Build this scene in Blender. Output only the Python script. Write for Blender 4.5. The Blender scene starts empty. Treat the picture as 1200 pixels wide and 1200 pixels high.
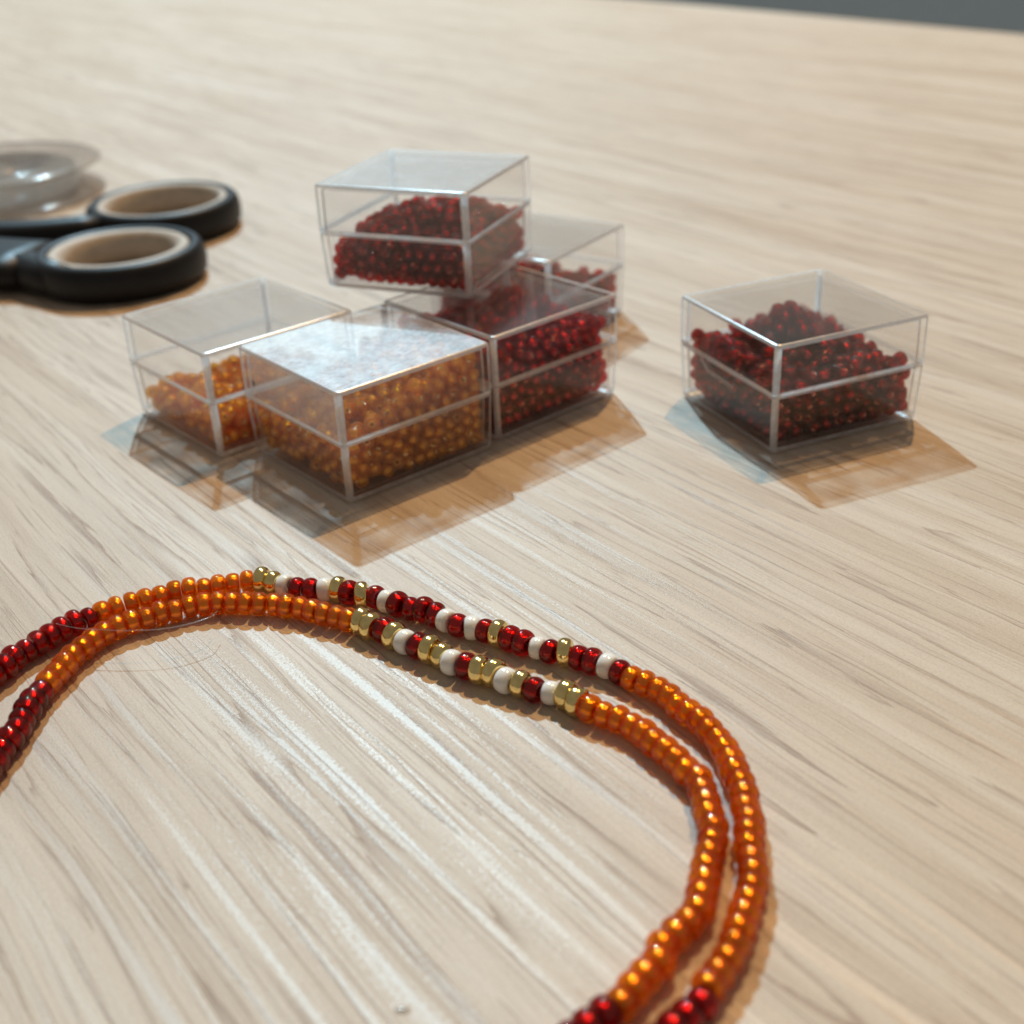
import bpy, bmesh, math, random
import numpy as np
from mathutils import Vector, Matrix, Quaternion

random.seed(7)
np.random.seed(7)
S = 0.001                                   # the scene is written in millimetres
scene = bpy.context.scene
COL = scene.collection

# ------------------------------------------------------------------ camera
CAM_R = Vector((0.99874663, -0.02332456, -0.04428468))
CAM_U = Vector((0.05005165, 0.46542573, 0.88367059))
CAM_D = Vector((0.0, 0.88477955, -0.46600982))
CAM_H = 91.796
FPX = 1500.34                               # focal length in pixels of a 1200 px wide picture
cam_data = bpy.data.cameras.new('camera')
cam = bpy.data.objects.new('camera', cam_data)
COL.objects.link(cam)
m = Matrix.Identity(4)
for i in range(3):
    m[i][0], m[i][1], m[i][2] = CAM_R[i], CAM_U[i], -CAM_D[i]
m.translation = Vector((0, 0, CAM_H * S))
cam.matrix_world = m
cam_data.sensor_width = 36.0
cam_data.lens = FPX / 1200 * 36
cam_data.clip_start = 0.005
cam_data.clip_end = 50
cam_data.dof.use_dof = True
cam_data.dof.focus_distance = 0.170
cam_data.dof.aperture_fstop = 45.0 / 2.0
scene.camera = cam


def pt(x, y, z=0.0):
    """pixel of the photograph -> point (mm) at height z above the table"""
    v = CAM_D + CAM_R * ((x - 600) / FPX) - CAM_U * ((y - 600) / FPX)
    return Vector((0, 0, CAM_H)) + v * ((z - CAM_H) / v.z)


# ------------------------------------------------------------------ light
world = bpy.data.worlds.new('World')
scene.world = world
world.use_nodes = True
bg = world.node_tree.nodes['Background']
bg.inputs['Color'].default_value = (1.0, 0.92, 0.81, 1)
bg.inputs['Strength'].default_value = 0.195


def lamp(name, loc, target, watts, radius, color):
    d = bpy.data.lights.new(name, 'AREA')
    d.shape = 'DISK'
    d.size = radius * 2 * S
    d.energy = watts
    d.color = color
    o = bpy.data.objects.new(name, d)
    COL.objects.link(o)
    o.location = Vector(loc) * S
    o.rotation_euler = (Vector(target) - Vector(loc)).to_track_quat('-Z', 'Y').to_euler()
    return o


def toward(az, el, dist):
    a, e = math.radians(az), math.radians(el)
    return (dist * math.sin(a) * math.cos(e), 205 + dist * math.cos(a) * math.cos(e), dist * math.sin(e))


lamp('cool_ceiling_lamp', toward(-9.3, 45, 2400), (0, 205, 0), 63.0, 27, (0.51, 0.82, 1.0))
lamp('warm_ceiling_lamp', toward(25, 61, 2200), (0, 205, 0), 31.5, 24, (1.0, 0.60, 0.25))

scene.view_settings.view_transform = 'Standard'
scene.view_settings.look = 'None'
scene.view_settings.exposure = 0.0
scene.view_settings.gamma = 1.0
scene.render.engine = 'CYCLES'
cy = scene.cycles
cy.max_bounces = 20
cy.diffuse_bounces = 4
cy.glossy_bounces = 8
cy.transmission_bounces = 16
cy.transparent_max_bounces = 40
cy.caustics_reflective = True
cy.caustics_refractive = True
cy.blur_glossy = 0.15
cy.sample_clamp_indirect = 12.0
cy.use_denoising = True
try:
    cy.denoiser = 'OPENIMAGEDENOISE'
except Exception:
    pass


# ------------------------------------------------------------------ materials
class NT:
    def __init__(self, name):
        self.m = bpy.data.materials.new(name)
        self.m.use_nodes = True
        self.t = self.m.node_tree
        self.t.nodes.clear()
        self.out = self.t.nodes.new('ShaderNodeOutputMaterial')

    def n(self, typ, **kw):
        o = self.t.nodes.new('ShaderNode' + typ)
        for k, v in kw.items():
            if k.startswith('_'):
                setattr(o, k[1:], v)
            else:
                o.inputs[k.replace('__', ' ')].default_value = v
        return o

    def l(self, a, b):
        self.t.links.new(a, b)

    def math(self, op, a, b=None, clamp=False):
        o = self.t.nodes.new('ShaderNodeMath')
        o.operation = op
        o.use_clamp = clamp
        for i, v in enumerate((a, b)):
            if v is None:
                continue
            if isinstance(v, (int, float)):
                o.inputs[i].default_value = v
            else:
                self.l(v, o.inputs[i])
        return o.outputs[0]

    def ramp(self, fac, stops):
        o = self.t.nodes.new('ShaderNodeValToRGB')
        e = o.color_ramp.elements
        e[0].position, e[1].position = stops[0][0], stops[-1][0]
        e[0].color, e[1].color = stops[0][1], stops[-1][1]
        for p, c in stops[1:-1]:
            x = e.new(p)
            x.color = c
        self.l(fac, o.inputs[0])
        return o.outputs[0]

    def mixc(self, fac, a, b, mode='MIX'):
        o = self.t.nodes.new('ShaderNodeMix')
        o.data_type = 'RGBA'
        o.blend_type = mode
        for s, v in ((o.inputs[0], fac), (o.inputs[6], a), (o.inputs[7], b)):
            if isinstance(v, (int, float)):
                s.default_value = v
            elif isinstance(v, tuple):
                s.default_value = v
            else:
                self.l(v, s)
        return o.outputs[2]


def g(v):
    return (v, v, v, 1)


GRAIN = -math.radians(36.0)                 # the grain runs at this azimuth from +Y


def wood_material():
    k = NT('pale_oak_laminate')
    tc = k.n('TexCoord')
    mp0 = k.n('Mapping')
    mp0.inputs['Scale'].default_value = (1000, 1000, 1000)
    # rotate so that X runs along the grain
    mp0.inputs['Rotation'].default_value = (0, 0, -(math.pi / 2 - GRAIN))
    k.l(tc.outputs['Object'], mp0.inputs['Vector'])
    # slow wander of the grain lines
    wob = k.n('Mapping')
    wob.inputs['Scale'].default_value = (0.012, 0.03, 1)
    k.l(mp0.outputs[0], wob.inputs['Vector'])
    wn = k.n('TexNoise', Scale=1.0, Detail=2.0)
    k.l(wob.outputs[0], wn.inputs['Vector'])
    sep = k.n('SeparateXYZ')
    k.l(mp0.outputs[0], sep.inputs[0])
    wy = k.math('ADD', sep.outputs[1], k.math('MULTIPLY', k.math('SUBTRACT', wn.outputs[0], 0.5), 4.0))
    cmb = k.n('CombineXYZ')
    k.l(sep.outputs[0], cmb.inputs[0])
    k.l(wy, cmb.inputs[1])
    vec = cmb.outputs[0]

    def streak(sx, sy, detail=3.0, rough=0.55, off=0.0, dist=0.0):
        mp = k.n('Mapping')
        mp.inputs['Scale'].default_value = (sx, sy, 1)
        mp.inputs['Location'].default_value = (off, off * 1.7, off)
        k.l(vec, mp.inputs['Vector'])
        no = k.n('TexNoise', Scale=1.0, Detail=detail, Roughness=rough, Distortion=dist)
        k.l(mp.outputs[0], no.inputs['Vector'])
        return no.outputs[0]

    broad = streak(0.004, 0.055, 2, 0.5, 3.1)          # slow tone
    band = streak(0.010, 0.22, 2, 0.5, 11.3)           # soft bands a few mm wide
    fine = streak(0.06, 2.6, 3, 0.6, 5.7)              # fibre streaks
    hair = streak(0.20, 6.5, 3, 0.65, 21.9)            # hair lines
    speck = streak(2.2, 4.2, 2, 0.7, 1.0)              # printed speckle
    micro = streak(2.4, 3.6, 3, 0.75, 77.0)            # emboss grain
    wobble = k.math('MULTIPLY', k.math('SUBTRACT', fine, 0.5), 0.030)

    def rings(sx, sy, count, off, lo):
        """growth lines: contours of a long noise, sharp on one side and fading on the other"""
        n_ = k.math('ADD', streak(sx, sy, 2, 0.5, off), wobble)
        saw = k.math('FRACT', k.math('MULTIPLY', n_, count))
        return k.ramp(saw, [(0.0, g(0.0)), (lo, g(0.0)), (0.93, g(0.75)), (0.975, g(1.0)), (1.0, g(0.0))])

    broken = k.ramp(streak(0.016, 0.55, 3, 0.6, 91.0), [(0.45, g(0.0)), (0.55, g(1.0))])
    broken2 = k.ramp(streak(0.013, 0.40, 3, 0.6, 63.0), [(0.48, g(0.0)), (0.58, g(1.0))])
    l1 = k.math('MULTIPLY', rings(0.0045, 0.10, 13.0, 17.0, 0.66), broken)
    l2 = k.math('MULTIPLY', rings(0.007, 0.17, 15.0, 29.0, 0.76), broken2)
    pm = k.math('MAXIMUM', l1, k.math('MULTIPLY', l2, 0.8))
    pm = k.math('MULTIPLY', pm, k.ramp(hair, [(0.38, g(1.0)), (0.60, g(0.6))]))
    dash = k.math('MULTIPLY', k.ramp(streak(0.033, 2.6, 2, 0.5, 33.3), [(0.61, g(0)), (0.68, g(1))]),
                  k.ramp(streak(0.02, 0.25, 2, 0.6, 71.0), [(0.43, g(0.1)), (0.58, g(1))]))
    pm = k.math('MAXIMUM', pm, k.math('MULTIPLY', dash, 0.6))

    tone = k.ramp(band, [(0.32, (0.500, 0.408, 0.322, 1)), (0.50, (0.560, 0.472, 0.385, 1)), (0.68, (0.595, 0.518, 0.438, 1))])
    tone = k.mixc(0.7, tone, k.ramp(broad, [(0.32, (0.88, 0.81, 0.74, 1)), (0.7, g(1.0))]), 'MULTIPLY')
    tone = k.mixc(0.22, tone, k.ramp(fine, [(0.33, (0.76, 0.69, 0.63, 1)), (0.48, g(0.98)), (0.7, g(1.05))]), 'MULTIPLY')
    tone = k.mixc(0.25, tone, k.ramp(hair, [(0.35, (0.76, 0.70, 0.65, 1)), (0.55, g(1.0))]), 'MULTIPLY')
    tone = k.mixc(0.55, tone, k.ramp(speck, [(0.32, g(0.80)), (0.5, g(1.0)), (0.68, g(1.12))]), 'MULTIPLY')
    tone = k.mixc(k.math('MULTIPLY', pm, 0.88), tone, (0.215, 0.128, 0.082, 1))

    # the embossed bands shine more than the rest
    gl = k.ramp(k.math('ADD', streak(0.011, 0.55, 2, 0.5, 47.0), k.math('MULTIPLY', k.math('SUBTRACT', micro, 0.5), 0.85)), [(0.50, g(0)), (0.56, g(1))])
    rough = k.math('ADD', k.math('MULTIPLY', gl, -0.17), 0.56)
    h = k.math('ADD', k.math('MULTIPLY', fine, 0.30), k.math('MULTIPLY', hair, 0.30))
    h = k.math('SUBTRACT', h, k.math('MULTIPLY', pm, 1.0))
    h = k.math('ADD', h, k.math('MULTIPLY', micro, k.math('ADD', k.math('MULTIPLY', gl, 0.55), 0.20)))
    bump = k.n('Bump', Strength=0.6, Distance=0.00006)
    k.l(h, bump.inputs['Height'])
    p = k.n('BsdfPrincipled')
    k.l(tone, p.inputs['Base Color'])
    k.l(rough, p.inputs['Roughness'])
    k.l(bump.outputs[0], p.inputs['Normal'])
    p.inputs['Specular IOR Level'].default_value = 0.42
    k.l(p.outputs[0], k.out.inputs[0])
    return k.m


def simple(name, col, rough=0.5, metal=0.0, coat=0.0, noise=None, spec=0.5):
    k = NT(name)
    p = k.n('BsdfPrincipled')
    p.inputs['Base Color'].default_value = (*col, 1)
    p.inputs['Roughness'].default_value = rough
    p.inputs['Metallic'].default_value = metal
    p.inputs['Coat Weight'].default_value = coat
    p.inputs['Coat Roughness'].default_value = 0.05
    p.inputs['Specular IOR Level'].default_value = spec
    if noise:
        sc, amt, dist = noise
        tc = k.n('TexCoord')
        no = k.n('TexNoise', Scale=sc, Detail=4.0)
        k.l(tc.outputs['Object'], no.inputs['Vector'])
        c = k.mixc(1.0, (*col, 1), k.ramp(no.outputs[0], [(0.3, g(1 - amt)), (0.7, g(1 + amt * 0.3))]), 'MULTIPLY')
        k.l(c, p.inputs['Base Color'])
        b = k.n('Bump', Strength=0.4, Distance=dist)
        k.l(no.outputs[0], b.inputs['Height'])
        k.l(b.outputs[0], p.inputs['Normal'])
    k.l(p.outputs[0], k.out.inputs[0])
    return k.m


def bead_glass(name, col, body, wbody, clear=0.55):
    """tinted seed-bead glass: part refracts, part lets light straight through to the silvered hole"""
    k = NT(name)
    oi = k.n('ObjectInfo')
    hsv = k.n('HueSaturation')
    hsv.inputs['Color'].default_value = (*col, 1)
    k.l(k.math('ADD', k.math('MULTIPLY', oi.outputs['Random'], 0.24), 0.86), hsv.inputs['Value'])
    p = k.n('BsdfPrincipled')
    k.l(hsv.outputs[0], p.inputs['Base Color'])
    p.inputs['Roughness'].default_value = 0.03
    p.inputs['IOR'].default_value = 1.5
    p.inputs['Transmission Weight'].default_value = 1.0
    tr = k.n('BsdfTransparent')
    k.l(hsv.outputs[0], tr.inputs[0])
    gl = k.n('BsdfGlossy')
    gl.inputs['Roughness'].default_value = 0.05
    fr = k.n('Fresnel')
    geo = k.n('NewGeometry')
    ior = k.n('MapRange')
    ior.inputs['To Min'].default_value = 1.5
    ior.inputs['To Max'].default_value = 1 / 1.5
    k.l(geo.outputs['Backfacing'], ior.inputs['Value'])
    k.l(ior.outputs[0], fr.inputs['IOR'])
    a = k.n('MixShader')
    k.l(fr.outputs[0], a.inputs[0])
    k.l(tr.outputs[0], a.inputs[1])
    k.l(gl.outputs[0], a.inputs[2])
    b = k.n('MixShader')
    b.inputs[0].default_value = clear
    k.l(p.outputs[0], b.inputs[1])
    k.l(a.outputs[0], b.inputs[2])
    d = k.n('BsdfPrincipled')
    d.inputs['Base Color'].default_value = (*body, 1)
    d.inputs['Roughness'].default_value = 0.05
    tl = k.n('BsdfTranslucent')
    tl.inputs['Color'].default_value = (*body, 1)
    dt = k.n('MixShader')
    dt.inputs[0].default_value = 0.55
    k.l(d.outputs[0], dt.inputs[1])
    k.l(tl.outputs[0], dt.inputs[2])
    mx = k.n('MixShader')
    mx.inputs[0].default_value = 1 - wbody
    k.l(dt.outputs[0], mx.inputs[1])
    k.l(b.outputs[0], mx.inputs[2])
    k.l(mx.outputs[0], k.out.inputs[0])
    return k.m


def clear_plastic(name, haze=0.02, hazerough=0.35, scuff=0.1, tint=(1, 1, 1), edge=False, wavy=0.25):
    """thin moulded polystyrene: clear pane, mirror-like film of reflection, hazy where rubbed"""
    k = NT(name)
    tc = k.n('TexCoord')
    tr = k.n('BsdfTransparent')
    tr.inputs[0].default_value = (*tint, 1)
    gl = k.n('BsdfGlossy')
    gl.inputs['Roughness'].default_value = 0.06 if not edge else 0.22
    fr = k.n('Fresnel')
    # a clear sheet reflects alike from both sides
    geo = k.n('NewGeometry')
    ior = k.n('MapRange')
    ior.inputs['To Min'].default_value = 1.38
    ior.inputs['To Max'].default_value = 1 / 1.38
    k.l(geo.outputs['Backfacing'], ior.inputs['Value'])
    k.l(ior.outputs[0], fr.inputs['IOR'])
    mx = k.n('MixShader')
    # rubbed and scratched areas
    n1 = k.n('TexNoise', Scale=330.0, Detail=6.0, Roughness=0.7)
    k.l(tc.outputs['Object'], n1.inputs['Vector'])
    mp = k.n('Mapping')
    mp.inputs['Scale'].default_value = (1.0, 5.0, 1.0)
    mp.inputs['Rotation'].default_value = (0.3, 0.2, 0.9)
    k.l(tc.outputs['Object'], mp.inputs['Vector'])
    n2 = k.n('TexNoise', Scale=900.0, Detail=4.0, Roughness=0.75)
    k.l(mp.outputs[0], n2.inputs['Vector'])
    bump = k.n('Bump', Strength=0.12 + 0.3 * scuff, Distance=0.00006)
    k.l(n2.outputs[0], bump.inputs['Height'])
    k.l(bump.outputs[0], gl.inputs['Normal'])
    facs = fr.outputs[0]
    if edge:
        facs = k.math('ADD', facs, 0.18, True)
    k.l(facs, mx.inputs[0])
    # moulded waviness: part of the light is bent a little instead of passing straight
    rf = k.n('BsdfRefraction')
    rf.inputs['Roughness'].default_value = 0.03
    rf.inputs['IOR'].default_value = 1.01
    wv = k.n('MixShader')
    n3 = k.n('TexNoise', Scale=170.0, Detail=2.0)
    k.l(tc.outputs['Object'], n3.inputs['Vector'])
    k.l(k.math('MULTIPLY', k.ramp(n3.outputs[0], [(0.38, g(0.25)), (0.62, g(1.0))]), wavy * 1.6), wv.inputs[0])
    k.l(tr.outputs[0], wv.inputs[1])
    k.l(rf.outputs[0], wv.inputs[2])
    k.l(wv.outputs[0], mx.inputs[1])
    k.l(gl.outputs[0], mx.inputs[2])
    # haze: fine scratches scatter light forwards and back
    g2 = k.n('BsdfGlossy')
    g2.inputs['Roughness'].default_value = hazerough
    df = k.n('BsdfDiffuse')
    df.inputs['Color'].default_value = (0.86, 0.87, 0.88, 1)
    tl = k.n('BsdfTranslucent')
    tl.inputs['Color'].default_value = (0.93, 0.94, 0.95, 1)
    a = k.n('MixShader')
    a.inputs[0].default_value = 0.5
    k.l(df.outputs[0], a.inputs[1])
    k.l(tl.outputs[0], a.inputs[2])
    b = k.n('MixShader')
    if edge:
        a.inputs[0].default_value = 0.7
    b.inputs[0].default_value = 0.45 if not edge else 0.2
    k.l(a.outputs[0], b.inputs[1])
    k.l(g2.outputs[0], b.inputs[2])
    f = k.math('MULTIPLY', k.ramp(n1.outputs[0], [(0.25, g(0.5)), (0.66, g(1.0))]),
               k.ramp(n2.outputs[0], [(0.35, g(0.45)), (0.62, g(1.0))]))
    f = k.math('ADD', k.math('MULTIPLY', f, scuff), haze, True)
    fin = k.n('MixShader')
    k.l(f, fin.inputs[0])
    k.l(mx.outputs[0], fin.inputs[1])
    k.l(b.outputs[0], fin.inputs[2])
    k.l(fin.outputs[0], k.out.inputs[0])
    return k.m


M = {}
M['wood'] = wood_material()
M['floor'] = simple('grey_blue_floor', (0.60, 0.76, 0.86), 0.8, noise=(30, 0.2, 0.002))
M['edge_band'] = simple('edge_band', (0.52, 0.40, 0.27), 0.5, noise=(60, 0.2, 0.0002))
M['orange'] = bead_glass('amber_glass', (1.0, 0.48, 0.045), (0.92, 0.17, 0.003), 0.14)
M['red'] = bead_glass('garnet_glass', (0.62, 0.035, 0.03), (0.10, 0.003, 0.005), 0.10)
M['orange_line'] = simple('silvered_amber_hole', (1.0, 0.86, 0.50), 0.18, 1.0, noise=(1400, 0.15, 0.00014))
M['red_line'] = simple('silvered_garnet_hole', (1.0, 0.45, 0.30), 0.18, 1.0, noise=(1400, 0.15, 0.00014))
M['orange_loose'] = bead_glass('amber_glass_loose', (1.0, 0.71, 0.12), (1.0, 0.47, 0.012), 0.32, 0.78)
M['red_loose'] = bead_glass('garnet_glass_loose', (0.76, 0.06, 0.048), (0.20, 0.006, 0.008), 0.10, 0.75)
M['crimson_loose'] = bead_glass('crimson_glass_loose', (0.86, 0.07, 0.06), (0.30, 0.008, 0.012), 0.10, 0.75)
M['gold'] = simple('brassy_metal_bead', (0.96, 0.76, 0.33), 0.13, 1.0, noise=(1100, 0.2, 0.00007))
M['white'] = simple('opaque_white_glass', (0.82, 0.80, 0.76), 0.12, 0.0, 0.3)
M['thread'] = clear_plastic('nylon_thread', 0.08, 0.2, 0.04)
M['black'] = simple('black_handle_plastic', (0.010, 0.010, 0.012), 0.45, noise=(300, 0.2, 0.00003), spec=0.25)
M['lit_bevel'] = simple('lit_bevel_taupe', (0.46, 0.39, 0.32), 0.6, noise=(300, 0.15, 0.00003))  # pale colour stands for light on the loops' sloping inner bevels
M['steel'] = simple('brushed_steel', (0.62, 0.62, 0.62), 0.25, 1.0)
M['debris'] = simple('dark_speck', (0.02, 0.018, 0.015), 0.8)


# ------------------------------------------------------------------ helpers
def mesh_obj(name, verts, faces, mats, parent=None, smooth=True, slots=None, loc=None):
    me = bpy.data.meshes.new(name)
    me.from_pydata([tuple(Vector(v) * S) for v in verts], [], faces)
    for mm in (mats if isinstance(mats, (list, tuple)) else [mats]):
        me.materials.append(mm)
    if slots is not None:
        me.polygons.foreach_set('material_index', slots)
    if isinstance(smooth, (list, tuple)):
        me.polygons.foreach_set('use_smooth', smooth)
    else:
        me.polygons.foreach_set('use_smooth', [smooth] * len(me.polygons))
    me.update()
    o = bpy.data.objects.new(name, me)
    COL.objects.link(o)
    if parent:
        o.parent = parent
    if loc is not None:
        o.location = Vector(loc) * S
    return o


def empty(name, loc, rz=0.0):
    o = bpy.data.objects.new(name, None)
    o.empty_display_size = 0.005
    COL.objects.link(o)
    o.location = Vector(loc) * S
    o.rotation_euler = (0, 0, rz)
    return o


def tag(o, label=None, cat=None, group=None, kind=None):
    if label:
        o['label'] = label
    if cat:
        o['category'] = cat
    if group:
        o['group'] = group
    if kind:
        o['kind'] = kind
    return o


def tube(path, rad, seg=8, cap=True):
    """verts, faces of a tube along a list of points (mm); rad a number or a list"""
    P = [Vector(p) for p in path]
    n = len(P)
    R = rad if isinstance(rad, (list, tuple)) else [rad] * n
    V, F = [], []
    up = Vector((0, 0, 1))
    for i in range(n):
        t = (P[min(i + 1, n - 1)] - P[max(i - 1, 0)]).normalized()
        s = t.cross(up)
        if s.length < 1e-4:
            s = Vector((1, 0, 0))
        s.normalize()
        u = s.cross(t)
        for j in range(seg):
            a = 2 * math.pi * j / seg
            V.append(P[i] + (s * math.cos(a) + u * math.sin(a)) * R[i])
    for i in range(n - 1):
        for j in range(seg):
            k = (j + 1) % seg
            F.append((i * seg + j, i * seg + k, (i + 1) * seg + k, (i + 1) * seg + j))
    if cap:
        F.append(tuple(range(seg))[::-1])
        F.append(tuple(range((n - 1) * seg, n * seg)))
    return V, F


def catmull(pts, step):
    """dense smooth polyline through the points, resampled at an even step"""
    P = [Vector(p) for p in pts]
    P = [P[0] * 2 - P[1]] + P + [P[-1] * 2 - P[-2]]
    out = []
    for i in range(1, len(P) - 2):
        for q in range(12):
            t = q / 12
            a, b, c, d = P[i - 1], P[i], P[i + 1], P[i + 2]
            out.append(0.5 * ((2 * b) + (c - a) * t + (2 * a - 5 * b + 4 * c - d) * t * t + (3 * b - a - 3 * c + d) * t ** 3))
    out.append(P[-2])
    # light smoothing
    for _ in range(6):
        out = [out[0]] + [(out[i - 1] + out[i] * 2 + out[i + 1]) / 4 for i in range(1, len(out) - 1)] + [out[-1]]
    L = [0.0]
    for i in range(1, len(out)):
        L.append(L[-1] + (out[i] - out[i - 1]).length)
    return out, L


def at_len(out, L, s):
    s = max(0.0, min(L[-1] - 1e-6, s))
    i = int(np.searchsorted(L, s, side='right')) - 1
    i = max(0, min(i, len(out) - 2))
    t = (s - L[i]) / max(1e-9, L[i + 1] - L[i])
    return out[i].lerp(out[i + 1], t), (out[min(i + 2, len(out) - 1)] - out[max(i - 1, 0)]).normalized()


# ------------------------------------------------------------------ table top and floor
gdir = Vector((math.sin(GRAIN), math.cos(GRAIN), 0))
gper = Vector((gdir.y, -gdir.x, 0))
edge_p = (pt(800, 2) + pt(1200, 42)) / 2
e = edge_p.dot(gper)                               # table ends here, across the grain
TH = 28.0
prof = [(e - 1400, -TH), (e - 1400, 0), (e - 2.0, 0), (e - 0.9, -0.3), (e - 0.3, -0.9), (e, -2.0), (e, -TH)]
V, F, SL = [], [], []
ends = (-500.0, 2600.0)
for q in ends:
    for a, z in prof:
        V.append(gper * a + gdir * q + Vector((0, 0, z)))
np_ = len(prof)
for i in range(np_):
    j = (i + 1) % np_
    F.append((i, j, np_ + j, np_ + i))
    SL.append(1 if i in (3, 4, 5) else 0)
F += [tuple(range(np_))[::-1], tuple(range(np_, 2 * np_))]
SL += [1, 1]
table = mesh_obj('table_top', V, F, [M['wood'], M['edge_band']], smooth=False, slots=SL)
tag(table, 'pale oak grained table top with embossed streaks', 'table', kind='structure')
FZ = -740.0
fl = mesh_obj('floor', [(-6000, -3000, FZ), (8000, -3000, FZ), (8000, 9000, FZ), (-6000, 9000, FZ)], [(0, 1, 2, 3)], M['floor'], smooth=False)
tag(fl, 'dull grey blue floor beyond the table edge', 'floor', kind='structure')

# ------------------------------------------------------------------ bead meshes
def bead_mesh(name, mats, ro, hole, length, seg, cs, squareness=2.2, core=None):
    """a rounded glass ring about X, with a silvered core (second material) round its hole"""
    V, F, SL = [], [], []

    def ring(ro, hole, length, seg, cs, sq, slot):
        c, hr = (ro + hole) / 2, (ro - hole) / 2
        n0 = len(V)
        prof = []
        for i in range(cs):
            a = 2 * math.pi * i / cs
            ca, sa = math.cos(a), math.sin(a)
            prof.append((math.copysign(abs(sa) ** (2 / sq), sa) * length / 2, c + math.copysign(abs(ca) ** (2 / sq), ca) * hr))
        for s in range(seg):
            t = 2 * math.pi * s / seg
            for x, r in prof:
                V.append((x * S, r * math.cos(t) * S, r * math.sin(t) * S))
        for s in range(seg):
            s2 = (s + 1) % seg
            for i in range(cs):
                j = (i + 1) % cs
                F.append((n0 + s * cs + i, n0 + s2 * cs + i, n0 + s2 * cs + j, n0 + s * cs + j))
                SL.append(slot)
    ring(ro, hole, length, seg, cs, squareness, 0)
    if core:
        ring(core, hole + 0.05, length * 0.80, max(8, seg * 2 // 3), max(6, cs * 2 // 3), 2.4, 1)
    me = bpy.data.meshes.new(name)
    me.from_pydata(V, [], F)
    for mm in mats:
        me.materials.append(mm)
    me.polygons.foreach_set('material_index', SL)
    me.polygons.foreach_set('use_smooth', [True] * len(F))
    me.update()
    bm = bmesh.new()
    bm.from_mesh(me)
    bmesh.ops.recalc_face_normals(bm, faces=bm.faces)
    bm.to_mesh(me)
    bm.free()
    return me


# strand beads: about 3 mm across, four looks, a few sizes each
KINDS = {'O': (M['orange'], M['orange_line']), 'R': (M['red'], M['red_line']), 'G': (M['gold'], M['gold']), 'W': (M['white'], M['white'])}
DIM = {'O': (1.74, 1.92), 'R': (1.75, 1.92), 'G': (1.84, 1.82), 'W': (1.60, 1.88)}
STRAND = {}
for kk, (a, b) in KINDS.items():
    STRAND[kk] = []
    for v in range(7):
        ro = DIM[kk][0] * random.uniform(0.91, 1.06)
        ln = DIM[kk][1] * random.uniform(0.90, 1.04)
        STRAND[kk].append((bead_mesh('bead', [a, b], ro, 0.34, ln, 28, 18, random.uniform(2.15, 2.5), 1.12 if kk in 'OR' else None), ro))


def strand(pix, marks, label, tail0, tail1):
    """pix: pixels of bead centres; marks: list of (pixel or None, pattern) sections"""
    Z = 1.7
    pts = [pt(x, y, Z) for x, y in pix]
    d0 = (pts[0] - pts[2]).normalized()
    d1 = (pts[-1] - pts[-3]).normalized()
    pre = [pts[0] + d0 * s + Vector((0.004 * s * s, -0.012 * s * s, 0)) for s in tail0]
    post = [pts[-1] + d1 * s + Vector((-0.012 * s * s, 0.002 * s * s, 0)) for s in tail1]
    out, L = catmull(pre + pts + post, 1)

    def arc(px):
        q = pt(px[0], px[1], Z)
        i = min(range(len(out)), key=lambda n: (out[n] - q).length)
        return L[i]
    root = empty('bead_strand', (out[len(out) // 2].x, out[len(out) // 2].y, 0))
    tag(root, label, 'bead strand', 'strung strands of the necklace')
    base = Vector((out[len(out) // 2].x, out[len(out) // 2].y, 0))
    bounds = [0.0] + [arc(mk[0]) for mk in marks[:-1]] + [L[-1]]
    for si, (_, pat) in enumerate(marks):
        s0, s1 = bounds[si], bounds[si + 1]
        if len(pat) == 1:
            n = max(1, round((s1 - s0) / 1.93))
            pat = pat * n
        w = [DIM[c][1] for c in pat]
        tot = sum(w)
        s = s0
        for c, ww in zip(pat, w):
            ww = ww * (s1 - s0) / tot
            me, ro = random.choice(STRAND[c])
            p, t = at_len(out, L, s + ww / 2)
            s += ww
            o = bpy.data.objects.new('bead', me)
            COL.objects.link(o)
            o.parent = root
            q = t.to_track_quat('X', 'Z')
            j = Quaternion((0, 0, 1), random.gauss(0, 0.12)) @ Quaternion((0, 1, 0), random.gauss(0, 0.08)) @ Quaternion((1, 0, 0), random.uniform(0, 6.28))
            o.rotation_mode = 'QUATERNION'
            o.rotation_quaternion = q @ j
            side = t.cross(Vector((0, 0, 1))) * random.gauss(0, 0.13)
            zz = ro + 0.03 + abs(random.gauss(0, 0.03))
            o.location = (Vector((p.x, p.y, zz)) + Vector((side.x, side.y, 0)) - base) * S
            o.scale = (ww / DIM[c][1] * 0.985, 1, 1)
    # thread through the holes
    path = [at_len(out, L, L[-1] * i / 220)[0] - base for i in range(221)]
    V, F = tube(path, 0.14, 6)
    mesh_obj('thread', V, F, M['thread'], root)
    return root, base


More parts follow.
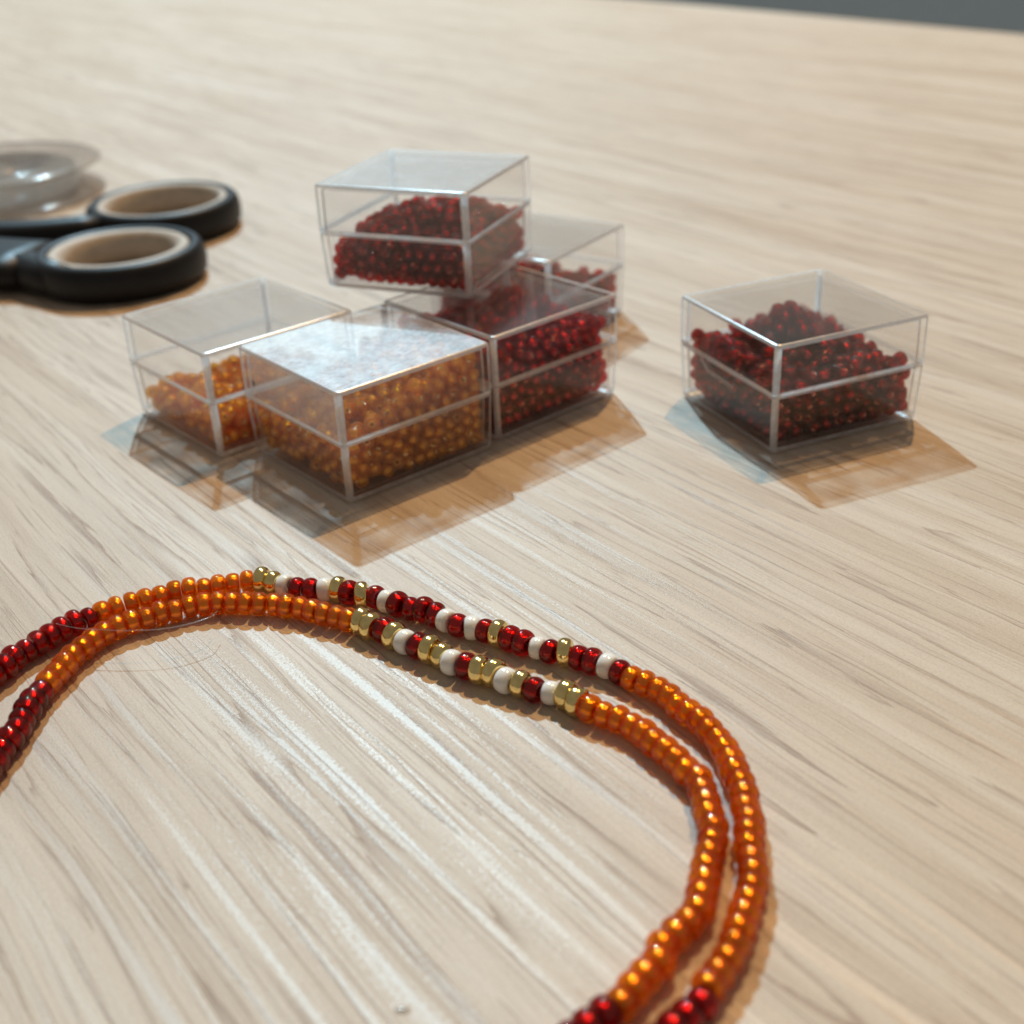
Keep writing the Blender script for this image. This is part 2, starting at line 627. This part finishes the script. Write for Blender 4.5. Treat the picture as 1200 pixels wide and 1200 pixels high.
OUT_PIX = [(10, 777), (23, 767), (37, 758), (53, 750), (70, 740), (86, 732), (104, 725), (120, 718), (137, 712), (157, 707), (176, 702),
           (198, 696), (216, 693), (232, 691), (248, 688), (265, 686), (277, 684), (291, 682), (307, 681), (325, 684), (340, 688), (355, 690),
           (371, 691), (386, 691), (402, 692), (415, 697), (433, 698), (448, 703), (461, 706), (475, 711), (487, 713), (500, 718), (515, 723),
           (528, 729), (545, 733), (560, 736), (576, 741), (588, 745), (605, 752), (620, 756), (636, 759), (650, 765), (667, 766), (683, 771),
           (697, 777), (712, 781), (728, 788), (754, 801), (779, 813), (800, 829), (821, 846), (838, 862), (851, 881), (859, 899),
           (868, 923), (875, 948), (879, 972), (880, 997), (884, 1021), (880, 1046), (873, 1070), (865, 1095), (856, 1116), (845, 1137),
           (836, 1156), (823, 1174), (810, 1186), (798, 1200)]
IN_PIX = [(3, 877), (12, 867), (18, 856), (25, 845), (32, 833), (40, 821), (49, 810), (57, 801), (70, 787), (87, 769), (110, 750), (133, 737),
          (155, 729), (175, 724), (192, 718), (208, 715), (227, 711), (245, 707), (263, 706), (283, 707), (307, 708), (327, 709), (343, 712),
          (360, 714), (377, 718), (393, 722), (408, 726), (424, 730), (435, 735), (450, 739), (462, 746), (477, 754), (492, 758), (504, 763),
          (518, 769), (533, 777), (545, 782), (558, 786), (576, 790), (592, 797), (610, 801), (628, 808), (644, 812), (662, 815), (676, 823),
          (692, 832), (712, 838), (735, 848), (756, 862), (779, 880), (800, 897), (819, 913), (825, 934), (831, 955), (836, 976), (831, 997),
          (828, 1021), (824, 1046), (817, 1070), (800, 1088), (782, 1106), (775, 1124), (761, 1140), (746, 1156), (730, 1174), (714, 1188), (698, 1200)]
r1, b1 = strand(OUT_PIX,
                [((112, 721), 'R'), ((299, 681), 'O'), ((737, 790), 'GGWRRWGRGRWRRRRWRWRGRRWRGRRWR'), ((829, 1167), 'O'), (None, 'R')],
                'strand of dark red, white and single gold beads with orange ends, nearer the boxes',
                (22, 15, 8), (6, 13, 20))
r2, b2 = strand(IN_PIX,
                [((53, 806), 'R'), ((416, 728), 'O'), ((684, 828), 'GGRGWRGGWRGGWGRWGG'), ((717, 1182), 'O'), (None, 'R')],
                'strand with paired gold beads and orange ends, farther from the boxes',
                (22, 15, 8), (6, 13, 20))
# the loose end of nylon thread lying over the strands, and two slack loops of it between beads
tail = [pt(66, 731, 3.5), pt(90, 736, 3.7), pt(120, 738, 3.75), pt(150, 739, 3.7), pt(190, 737, 3.7), pt(222, 731, 3.65), pt(246, 723, 3.55), pt(255, 716, 3.2)]
o_, L_ = catmull(tail, 1)
V, F = tube([p - b1 for p in o_[::3]], 0.07, 6)
mesh_obj('thread_tail', V, F, M['thread'], r1)
for px in ((187, 699), (148, 709)):
    c = pt(px[0], px[1], 1.5)
    i = min(range(len(OUT_PIX)), key=lambda n: abs(OUT_PIX[n][0] - px[0]))
    t = (pt(*OUT_PIX[i + 1], 1.5) - pt(*OUT_PIX[i - 1], 1.5)).normalized()
    s = t.cross(Vector((0, 0, 1)))
    ring = [c - b1 + (s * math.cos(a) + Vector((0, 0, 1)) * math.sin(a)) * 1.62 for a in [x * math.pi / 10 for x in range(-7, 12)]]
    for rr in ring:
        rr.z = max(rr.z, 0.1)
    V, F = tube(ring, 0.11, 6)
    mesh_obj('thread_loop', V, F, M['thread'], r1)

# ------------------------------------------------------------------ bead boxes
BW, BH, SPLIT = 30.0, 19.2, 10.3


def rsq(half, r, z, k=3):
    """loop of a rounded square at height z"""
    out = []
    for cx, cy, a0 in ((1, 1, 0), (-1, 1, 90), (-1, -1, 180), (1, -1, 270)):
        for i in range(k + 1):
            a = math.radians(a0 + 90 * i / k)
            out.append(((half - r) * cx + r * math.cos(a), (half - r) * cy + r * math.sin(a), z))
    return out


def shell(name, rings, mats, parent, edge_segs):
    """loft of rounded-square rings, ends capped; corners and listed bands take the edge material"""
    k = 3
    n = 4 * (k + 1)
    V, F, SL, SM = [], [], [], []
    for half, r, z in rings:
        V += rsq(half, r, z, k)
    for i in range(len(rings) - 1):
        for j in range(n):
            j2 = (j + 1) % n
            F.append((i * n + j, i * n + j2, (i + 1) * n + j2, (i + 1) * n + j))
            corner = (j % (k + 1)) < k
            if i in edge_segs or corner:
                SL.append(1)
            else:                                   # the face towards -x may be more worn than the others
                SL.append(3 if (len(mats) > 3 and j // (k + 1) == 1) else 0)
            SM.append(corner or (name == 'lid' and i >= 7))
    F.append(tuple(range(n))[::-1])
    F.append(tuple(range((len(rings) - 1) * n, len(rings) * n)))
    SL += [0, 2 if len(mats) > 2 else 0]
    SM += [False, False]
    o = mesh_obj(name, V, F, mats, parent, SM, SL)
    bm = bmesh.new()
    bm.from_mesh(o.data)
    bmesh.ops.recalc_face_normals(bm, faces=bm.faces)
    bm.to_mesh(o.data)
    bm.free()
    return o


def make_box(loc, yaw, label, lid_mats, base_mats, dz=0.0):
    root = empty('bead_box', (loc[0], loc[1], dz), yaw)
    tag(root, label, 'plastic box', 'clear plastic boxes of beads')
    h = BW / 2
    b = h - 0.40
    base = [(b - 0.85, 0.6, 0.05), (b - 0.35, 0.8, 0.22), (b, 0.85, 0.60), (b + 0.03, 0.85, 1.25), (h - 0.05, 0.75, SPLIT - 0.30), (h - 0.05, 0.75, SPLIT - 0.12), (h - 0.25, 0.85, SPLIT),
            (h - 0.85, 0.7, SPLIT), (b - 0.85, 0.6, 1.45), (b - 1.0, 0.5, 1.25)]
    shell('base', base, base_mats, root, {0, 1, 2, 4, 5, 6, 8})
    lid = [(h - 0.95, 0.6, BH - 0.95), (h - 0.85, 0.7, BH - 1.1), (h - 0.75, 0.7, SPLIT + 0.06), (h - 0.15, 0.85, SPLIT + 0.06), (h + 0.04, 0.85, SPLIT + 0.22),
           (h + 0.04, 0.85, SPLIT + 0.62), (h, 0.85, SPLIT + 0.75), (h, 0.85, BH - 0.50)] + [
           (h - 0.50 * (1 - math.cos(t)), 0.85 - 0.2 * (1 - math.cos(t)), BH - 0.50 * (1 - math.sin(t))) for t in (0.39, 0.785, 1.18, 1.5708)]
    shell('lid', lid, lid_mats, root, {0, 2, 3, 4, 5, 7, 8, 9, 10})
    return root


CLEAR = clear_plastic('clear_polystyrene', 0.007, 0.35, 0.035)
CLEAR_EDGE = clear_plastic('polystyrene_edge', 0.44, 0.30, 0.55, edge=True)
LID_FOG = clear_plastic('rubbed_polystyrene_lid', 0.03, 0.40, 0.30)
SIDE_WORN = clear_plastic('worn_polystyrene_side', 0.008, 0.40, 0.045)
SIDE_MILKY = clear_plastic('milky_polystyrene_side', 0.08, 0.45, 0.26)
LID_SCUFF = clear_plastic('scuffed_polystyrene_lid', 0.06, 0.48, 0.46)
SCUFF_EDGE = clear_plastic('worn_polystyrene_edge', 0.40, 0.35, 0.45, edge=True)


def rad(d):
    return math.radians(d)


BOX = {
    # name: (x, y, yaw, z, label, lid, base)
    'right': (51.1, 208.6, rad(22.4), 0, 'clear plastic box heaped with dark red beads, standing alone on the bare table', [CLEAR, CLEAR_EDGE], [CLEAR, CLEAR_EDGE]),
    'orange': (-23.2, 199.6, rad(39.0), 0, 'scuffed plastic box of orange beads with a cloudy whitish lid', [SIDE_WORN, SCUFF_EDGE, LID_SCUFF, SIDE_MILKY], [SIDE_WORN, SCUFF_EDGE]),
    'clear': (-47.4, 219.4, rad(39.9), 0, 'mostly empty clear box with a shallow layer of orange beads', [CLEAR, CLEAR_EDGE], [CLEAR, CLEAR_EDGE]),
    'red': (-0.3, 220.6, rad(41.0), 0, 'clear box filled high with red beads, touching the scuffed box of orange beads', [CLEAR, CLEAR_EDGE], [CLEAR, CLEAR_EDGE]),
    'back': (5.8, 261.2, rad(54.8), 0, 'clear box of brownish beads standing behind the stacked box', [CLEAR, CLEAR_EDGE], [CLEAR, CLEAR_EDGE]),
    'top': (-12.9, 238.3, rad(66.3), BH + 0.06, 'clear box of dark red beads stacked on top of the other boxes', [CLEAR, CLEAR_EDGE, LID_FOG], [CLEAR, CLEAR_EDGE]),
}
ROOT = {}
for kk, (x, y, yaw, z, lab, lm, bmt) in BOX.items():
    ROOT[kk] = make_box((x, y), yaw, lab, lm, bmt, z)

# fine raised line on the left face of the lone box
V, F = tube([(-14.82, 7.9, 9.6), (-14.74, 5.6, 8.1), (-14.72, -2.2, 7.7)], 0.22, 6)
mesh_obj('raised_line', V, F, CLEAR_EDGE, ROOT['right'])

# ------------------------------------------------------------------ loose beads in the boxes
LR, LH, LL = 1.33, 0.30, 1.95                # loose seed beads: 2.4 mm across
LOOSE = {'O': bead_mesh('orange_seed_bead', [M['orange_loose'], M['orange_line']], LR, LH, LL, 12, 8, 2.2, 0.70),
         'R': bead_mesh('red_seed_bead', [M['red_loose'], M['red_line']], LR, LH, LL, 12, 8, 2.2, 0.70),
         'C': bead_mesh('red_seed_bead', [M['crimson_loose'], M['red_line']], LR, LH, LL, 12, 8, 2.2, 0.70)}


def pack(hf, seed, half=13.75, z0=1.32, r=1.16, dens=0.60):
    """random loose packing under the height field hf(x, y)"""
    rng = np.random.default_rng(seed)
    gx = np.linspace(-half, half, 40)
    X, Y = np.meshgrid(gx, gx)
    Hm = np.maximum(hf(X, Y), 0)
    vol = Hm.mean() * (2 * half) ** 2
    n = int(vol * dens / (4 / 3 * math.pi * r ** 3))
    P = []
    while len(P) < n:
        q = rng.uniform([-half, -half, 0], [half, half, Hm.max()], (n * 3, 3))
        q = q[q[:, 2] < hf(q[:, 0], q[:, 1])]
        P += list(q)
    P = np.array(P[:n], dtype=np.float32)
    lim = half - r
    for it in range(70):
        d = P[:, None, :] - P[None, :, :]
        D2 = np.einsum('ijk,ijk->ij', d, d)
        np.fill_diagonal(D2, 1e9)
        I, J = np.nonzero(D2 < (2 * r) ** 2)
        dist = np.sqrt(D2[I, J]) + 1e-6
        push = (d[I, J] / dist[:, None]) * ((2 * r - dist) * 0.45)[:, None] * 0.5
        mv = np.zeros_like(P)
        np.add.at(mv, I, push)
        P += mv
        top = np.maximum(hf(P[:, 0], P[:, 1]), r)
        P[:, 2] -= np.maximum(P[:, 2] - top, 0) * 0.3
        P[:, :2] = np.clip(P[:, :2], -lim, lim)
        P[:, 2] = np.maximum(P[:, 2], r)
    P[:, 2] += z0 
    P[:, 2] = np.minimum(P[:, 2], BH - 1.2 - r)
    return P


def G(x, y, cx, cy, s, h):
    return h * np.exp(-((x - cx) ** 2 + (y - cy) ** 2) / (2 * s * s))


# local axes: the faces seen are x = -15 (left one) and y = -15 (right one)
HEAP = {
    'right': ('R', lambda x, y: 9.3 + G(x, y, 1, 4, 4.6, 6.0) + G(x, y, -9, 7, 3, 1.5) + 0.9 * np.sin(x * 0.9) + 0.8 * np.cos(y * 1.1 + 0.5 * x), 75,
              'dark red seed bead in the lone box', 'red beads heaped in the lone box', 'dark red seed beads heaped in the lone box'),
    'orange': ('O', lambda x, y: 10.9 + 0.31 * x - 0.10 * y + 0.7 * np.sin(x * 0.8 + 1) + 0.6 * np.sin(y * 0.9), 150,
               'orange seed bead in the scuffed box', 'orange beads in the scuffed box', 'orange seed beads filling the scuffed box'),
    'clear': ('O', lambda x, y: 4.3 - 0.04 * y + 0.8 * np.sin(x * 0.5) + 0.6 * np.cos(y * 0.7) + G(x, y, 8, -6, 5, 3.0), 150,
              'orange seed bead in the mostly empty box', 'orange beads in the mostly empty box', 'shallow layer of orange seed beads in the mostly empty box'),
    'red': ('C', lambda x, y: 13.2 + 0.8 * np.sin(x * 0.6 + 2) + 0.6 * np.cos(y * 0.8), 75,
            'red seed bead in the well filled box', 'red beads in the well filled box', 'red seed beads filling the box beside the orange ones'),
    'back': ('R', lambda x, y: 8.0 + 0.7 * np.sin(x * 0.5) + 0.5 * np.cos(y * 0.8) - 0.1 * x, 45,
             'brownish red seed bead in the box behind the stack', 'beads in the box behind the stack', 'brownish red seed beads in the box behind the stack'),
    'top': ('R', lambda x, y: np.where(y > 10.2, 6.3, 7.6) + G(x, y, 1, -2, 6.5, 4.6) + 0.5 * np.sin(x * 0.9) + 0.4 * np.cos(y * 1.1), 75,
            'dark red seed bead in the stacked box', 'red beads in the stacked box', 'dark red seed beads heaped in the stacked box'),
}


def rand_quats(n, rng):
    q = rng.normal(size=(n, 4))
    return q / np.linalg.norm(q, axis=1, keepdims=True)


def quat_mats(q):
    w, x, y, z = q.T
    return np.stack([np.stack([1 - 2 * (y * y + z * z), 2 * (x * y - w * z), 2 * (x * z + w * y)], -1),
                     np.stack([2 * (x * y + w * z), 1 - 2 * (x * x + z * z), 2 * (y * z - w * x)], -1),
                     np.stack([2 * (x * z - w * y), 2 * (y * z + w * x), 1 - 2 * (x * x + y * y)], -1)], 1)


for si, (kk, (c, hf, nsingle, lab1, grp, labs)) in enumerate(HEAP.items()):
    P = pack(hf, 100 + si)
    rng = np.random.default_rng(500 + si)
    q = rand_quats(len(P), rng)
    x, y, yaw, z = BOX[kk][:4]
    ca, sa = math.cos(yaw), math.sin(yaw)
    Wp = np.stack([x + ca * P[:, 0] - sa * P[:, 1], y + sa * P[:, 0] + ca * P[:, 1], z + P[:, 2]], -1)
    # beads against the two faces seen, or on top of the heap, show largest
    topness = np.maximum(hf(P[:, 0], P[:, 1]) + 1.32 - P[:, 2], 0)
    score = np.minimum(np.minimum(P[:, 0], P[:, 1]) + 12.8, topness * 0.9) + rng.uniform(0, 0.4, len(P))
    order = np.argsort(score)
    single, rest = order[:nsingle], order[nsingle:]
    proto = LOOSE[c]
    for i in single:
        o = bpy.data.objects.new('orange_seed_bead' if c == 'O' else 'red_seed_bead', proto)
        COL.objects.link(o)
        o.location = Vector([float(v) for v in Wp[i]]) * S
        o.rotation_mode = 'QUATERNION'
        o.rotation_quaternion = Quaternion([float(v) for v in q[i]])
        tag(o, lab1, 'bead', grp)
    nv, nf = len(proto.vertices), len(proto.polygons)
    co = np.empty(nv * 3)
    proto.vertices.foreach_get('co', co)
    co = co.reshape(-1, 3)
    fi = np.empty(nf * 4, dtype=np.int64)
    proto.polygons.foreach_get('vertices', fi)
    fm = np.empty(nf, dtype=np.int32)
    proto.polygons.foreach_get('material_index', fm)
    R = quat_mats(q[rest])
    VV = np.einsum('nij,vj->nvi', R, co) + (Wp[rest] * S)[:, None, :] - np.array([x, y, z]) * S
    FF = (fi.reshape(1, nf, 4) + (np.arange(len(rest)) * nv)[:, None, None]).reshape(-1, 4)
    me = bpy.data.meshes.new('seed_beads')
    me.vertices.add(VV.shape[0] * nv)
    me.vertices.foreach_set('co', VV.reshape(-1).astype(np.float32))
    me.loops.add(FF.size)
    me.loops.foreach_set('vertex_index', FF.reshape(-1).astype(np.int32))
    me.polygons.add(len(FF))
    me.polygons.foreach_set('loop_start', (np.arange(len(FF)) * 4).astype(np.int32))
    me.polygons.foreach_set('material_index', np.tile(fm, len(rest)))
    for mm in proto.materials:
        me.materials.append(mm)
    me.polygons.foreach_set('use_smooth', np.ones(len(FF), dtype=bool))
    me.update(calc_edges=True)
    o = bpy.data.objects.new('seed_bead_heap', me)
    COL.objects.link(o)
    o.location = Vector((x, y, z)) * S
    tag(o, labs, 'beads', kind='stuff')

# ------------------------------------------------------------------ scissors
def sweep_ring(cx, cy, ax, ay, rot, rw, rh, zc, n=48, seg=14, sq=2.6, open_=None):
    """closed elliptical ring of rounded-rectangular section lying flat"""
    V, F = [], []
    for i in range(n):
        a = 2 * math.pi * i / n
        ex, ey = ax * math.cos(a), ay * math.sin(a)
        nx, ny = math.cos(a) / ax, math.sin(a) / ay
        ln = math.hypot(nx, ny)
        nx, ny = nx / ln, ny / ln
        for j in range(seg):
            t = 2 * math.pi * j / seg
            o = math.copysign(abs(math.cos(t)) ** (2 / sq), math.cos(t)) * rw
            zz = math.copysign(abs(math.sin(t)) ** (2 / sq), math.sin(t)) * rh
            px, py = ex + nx * o, ey + ny * o
            V.append((cx + px * math.cos(rot) - py * math.sin(rot), cy + px * math.sin(rot) + py * math.cos(rot), zc + zz))
    for i in range(n):
        for j in range(seg):
            i2, j2 = (i + 1) % n, (j + 1) % seg
            F.append((i * seg + j, i * seg + j2, i2 * seg + j2, i2 * seg + j))
    return V, F


def flat_bar(path, widths, heights, zc, seg=14, sq=2.6):
    """bar along a plan path with a rounded-rectangular section"""
    V, F = [], []
    n = len(path)
    for i in range(n):
        p = Vector((path[i][0], path[i][1], 0))
        t = Vector((*path[min(i + 1, n - 1)], 0)) - Vector((*path[max(i - 1, 0)], 0))
        t.normalize()
        s = Vector((-t.y, t.x, 0))
        for j in range(seg):
            a = 2 * math.pi * j / seg
            o = math.copysign(abs(math.cos(a)) ** (2 / sq), math.cos(a)) * widths[i]
            zz = math.copysign(abs(math.sin(a)) ** (2 / sq), math.sin(a)) * heights[i]
            V.append((p.x + s.x * o, p.y + s.y * o, zc[i] + zz))
    for i in range(n - 1):
        for j in range(seg):
            j2 = (j + 1) % seg
            F.append((i * seg + j, i * seg + j2, (i + 1) * seg + j2, (i + 1) * seg + j))
    F.append(tuple(range(seg))[::-1])
    F.append(tuple(range((n - 1) * seg, n * seg)))
    return V, F


PIV = (-172.0, 338.0)
sc_root = empty('scissors', (PIV[0], PIV[1], 0))
tag(sc_root, 'black handled scissors lying on the table, loop bevels coloured pale as if lit', 'scissors')


def rel(V):
    return [(v[0] - PIV[0], v[1] - PIV[1], v[2]) for v in V]


def join(*parts):
    V, F = [], []
    for v, f in parts:
        n = len(V)
        V += list(v)
        F += [tuple(i + n for i in q) for q in f]
    return V, F


# near handle
rotA = rad(8)
cA = (-92.0, 306.0)
ring = sweep_ring(cA[0], cA[1], 18.3, 18.3, rotA, 2.4, 4.3, 4.4, sq=2.3)
bar = flat_bar([(-172, 337), (-156, 330), (-142, 322), (-128, 314), (-118, 309.5), (-111.5, 307.5)], [5, 7.5, 9.5, 11.5, 12.5, 12], [3.4, 3.8, 4.2, 4.25, 4.25, 4.2], [4.2, 4.3, 4.4, 4.4, 4.4, 4.4], sq=2.8)
web = flat_bar([(-100, 290.5), (-107.5, 297.5), (-118, 308.5), (-132, 318)], [3.2, 5.0, 7.0, 8.0], [4.1, 4.22, 4.22, 4.2], [4.4, 4.4, 4.4, 4.4], sq=2.4)
V, F = join(ring, bar, web)
hA = mesh_obj('handle', rel(V), F, M['black'], sc_root)
V, F = sweep_ring(cA[0], cA[1], 15.6, 15.6, rotA, 2.7, 4.2, 4.3, sq=2.0)
mesh_obj('loop_bevel_lit', rel(V), F, M['lit_bevel'], hA)  # inner bevel of the loop, its lit look put into the colour
# far handle
rotB = rad(0)
cB = (-91.5, 352.5)
ring = sweep_ring(cB[0], cB[1], 18.6, 19.6, rotB, 2.3, 4.3, 4.4, sq=2.3)
bar = flat_bar([(-172, 341), (-152, 338), (-136, 335.5), (-122, 335), (-110, 337), (-104, 339)], [4.0, 4.2, 4.5, 5.0, 4.5, 3.5], [3.0, 3.6, 4.2, 4.25, 4.2, 4.0], [4.8, 4.6, 4.4, 4.4, 4.4, 4.4])
V, F = join(ring, bar)
hB = mesh_obj('handle', rel(V), F, M['black'], sc_root)
V, F = sweep_ring(cB[0], cB[1], 16.6, 17.6, rotB, 2.0, 4.2, 4.3, sq=2.0)
mesh_obj('loop_bevel_lit', rel(V), F, M['lit_bevel'], hB)
# blades and pivot, off to the side
for z, up in ((3.4, 1), (5.0, -1)):
    pts2 = [(-160, 338 - 6 * up), (-175, 338 - 4 * up), (-250, 346 - 1.5 * up + 2), (-252, 348), (-175, 338 + 5 * up), (-160, 338 + 3 * up)]
    n = len(pts2)
    V = [(x, y, z - 0.75) for x, y in pts2] + [(x, y, z + 0.75) for x, y in pts2]
    F = [tuple(range(n))[::-1], tuple(range(n, 2 * n))] + [(i, (i + 1) % n, n + (i + 1) % n, n + i) for i in range(n)]
    mesh_obj('blade', rel(V), F, M['steel'], sc_root, smooth=False)
V, F = tube([(PIV[0], PIV[1], 2.5), (PIV[0], PIV[1], 8.0), (PIV[0], PIV[1], 8.7)], [3.4, 3.4, 2.4], 20)
mesh_obj('pivot_screw', rel(V), F, M['steel'], sc_root)

# ------------------------------------------------------------------ spool of clear nylon at the side
SPX, SPY = -154.0, 400.0
sp = empty('thread_spool', (SPX, SPY, 0))
tag(sp, 'clear shiny spool of nylon thread behind the scissors', 'spool')


def lathe(prof, seg=56):
    V, F = [], []
    n = len(prof)
    for s in range(seg):
        a = 2 * math.pi * s / seg
        for r, z in prof:
            V.append((r * math.cos(a), r * math.sin(a), z))
    for s in range(seg):
        s2 = (s + 1) % seg
        for i in range(n):
            j = (i + 1) % n
            F.append((s * n + i, s2 * n + i, s2 * n + j, s * n + j))
    return V, F


FL = clear_plastic('spool_plastic', 0.03, 0.25, 0.08, tint=(0.96, 0.92, 0.88))
for nm, z in (('flange', 0.05), ('flange', 9.0)):
    V, F = lathe([(6, z), (31.5, z), (32.5, z + 0.5), (32.5, z + 1.1), (31.5, z + 1.6), (6, z + 1.6)])
    mesh_obj(nm, V, F, FL, sp)
prof = [(6, 1.8)]
zz = 2.0
while zz < 8.4:
    prof += [(24.0, zz), (24.5, zz + 0.25), (24.0, zz + 0.5)]
    zz += 0.55
prof += [(6, 8.9)]
V, F = lathe(prof)
mesh_obj('wound_thread', V, F, clear_plastic('wound_nylon', 0.40, 0.10, 0.5, edge=True), sp)

# ------------------------------------------------------------------ added glint and dirt speck
V, F = lathe([(0.02, 0.0), (0.38, 0.02), (0.55, 0.16), (0.42, 0.30), (0.02, 0.36)], 16)  # small clear lens added to show a lamp glint on the wood
glint = mesh_obj('glint_bit', [(x * 1.3, y * 0.8, z) for x, y, z in V], F, FL, loc=pt(472, 1183, 0.02))
tag(glint, 'tiny clear bit added to stand for a lamp glint, alone on the bare wood inside the necklace curve', 'speck')
V, F = lathe([(0.01, 0.0), (0.30, 0.02), (0.24, 0.12), (0.01, 0.15)], 9)
mesh_obj('dirt_speck', [(-15.0 - z, 10.8 + x * 0.8 + y * 0.5, 13.7 + y * 2.1) for x, y, z in V], F, M['debris'], ROOT['orange'])
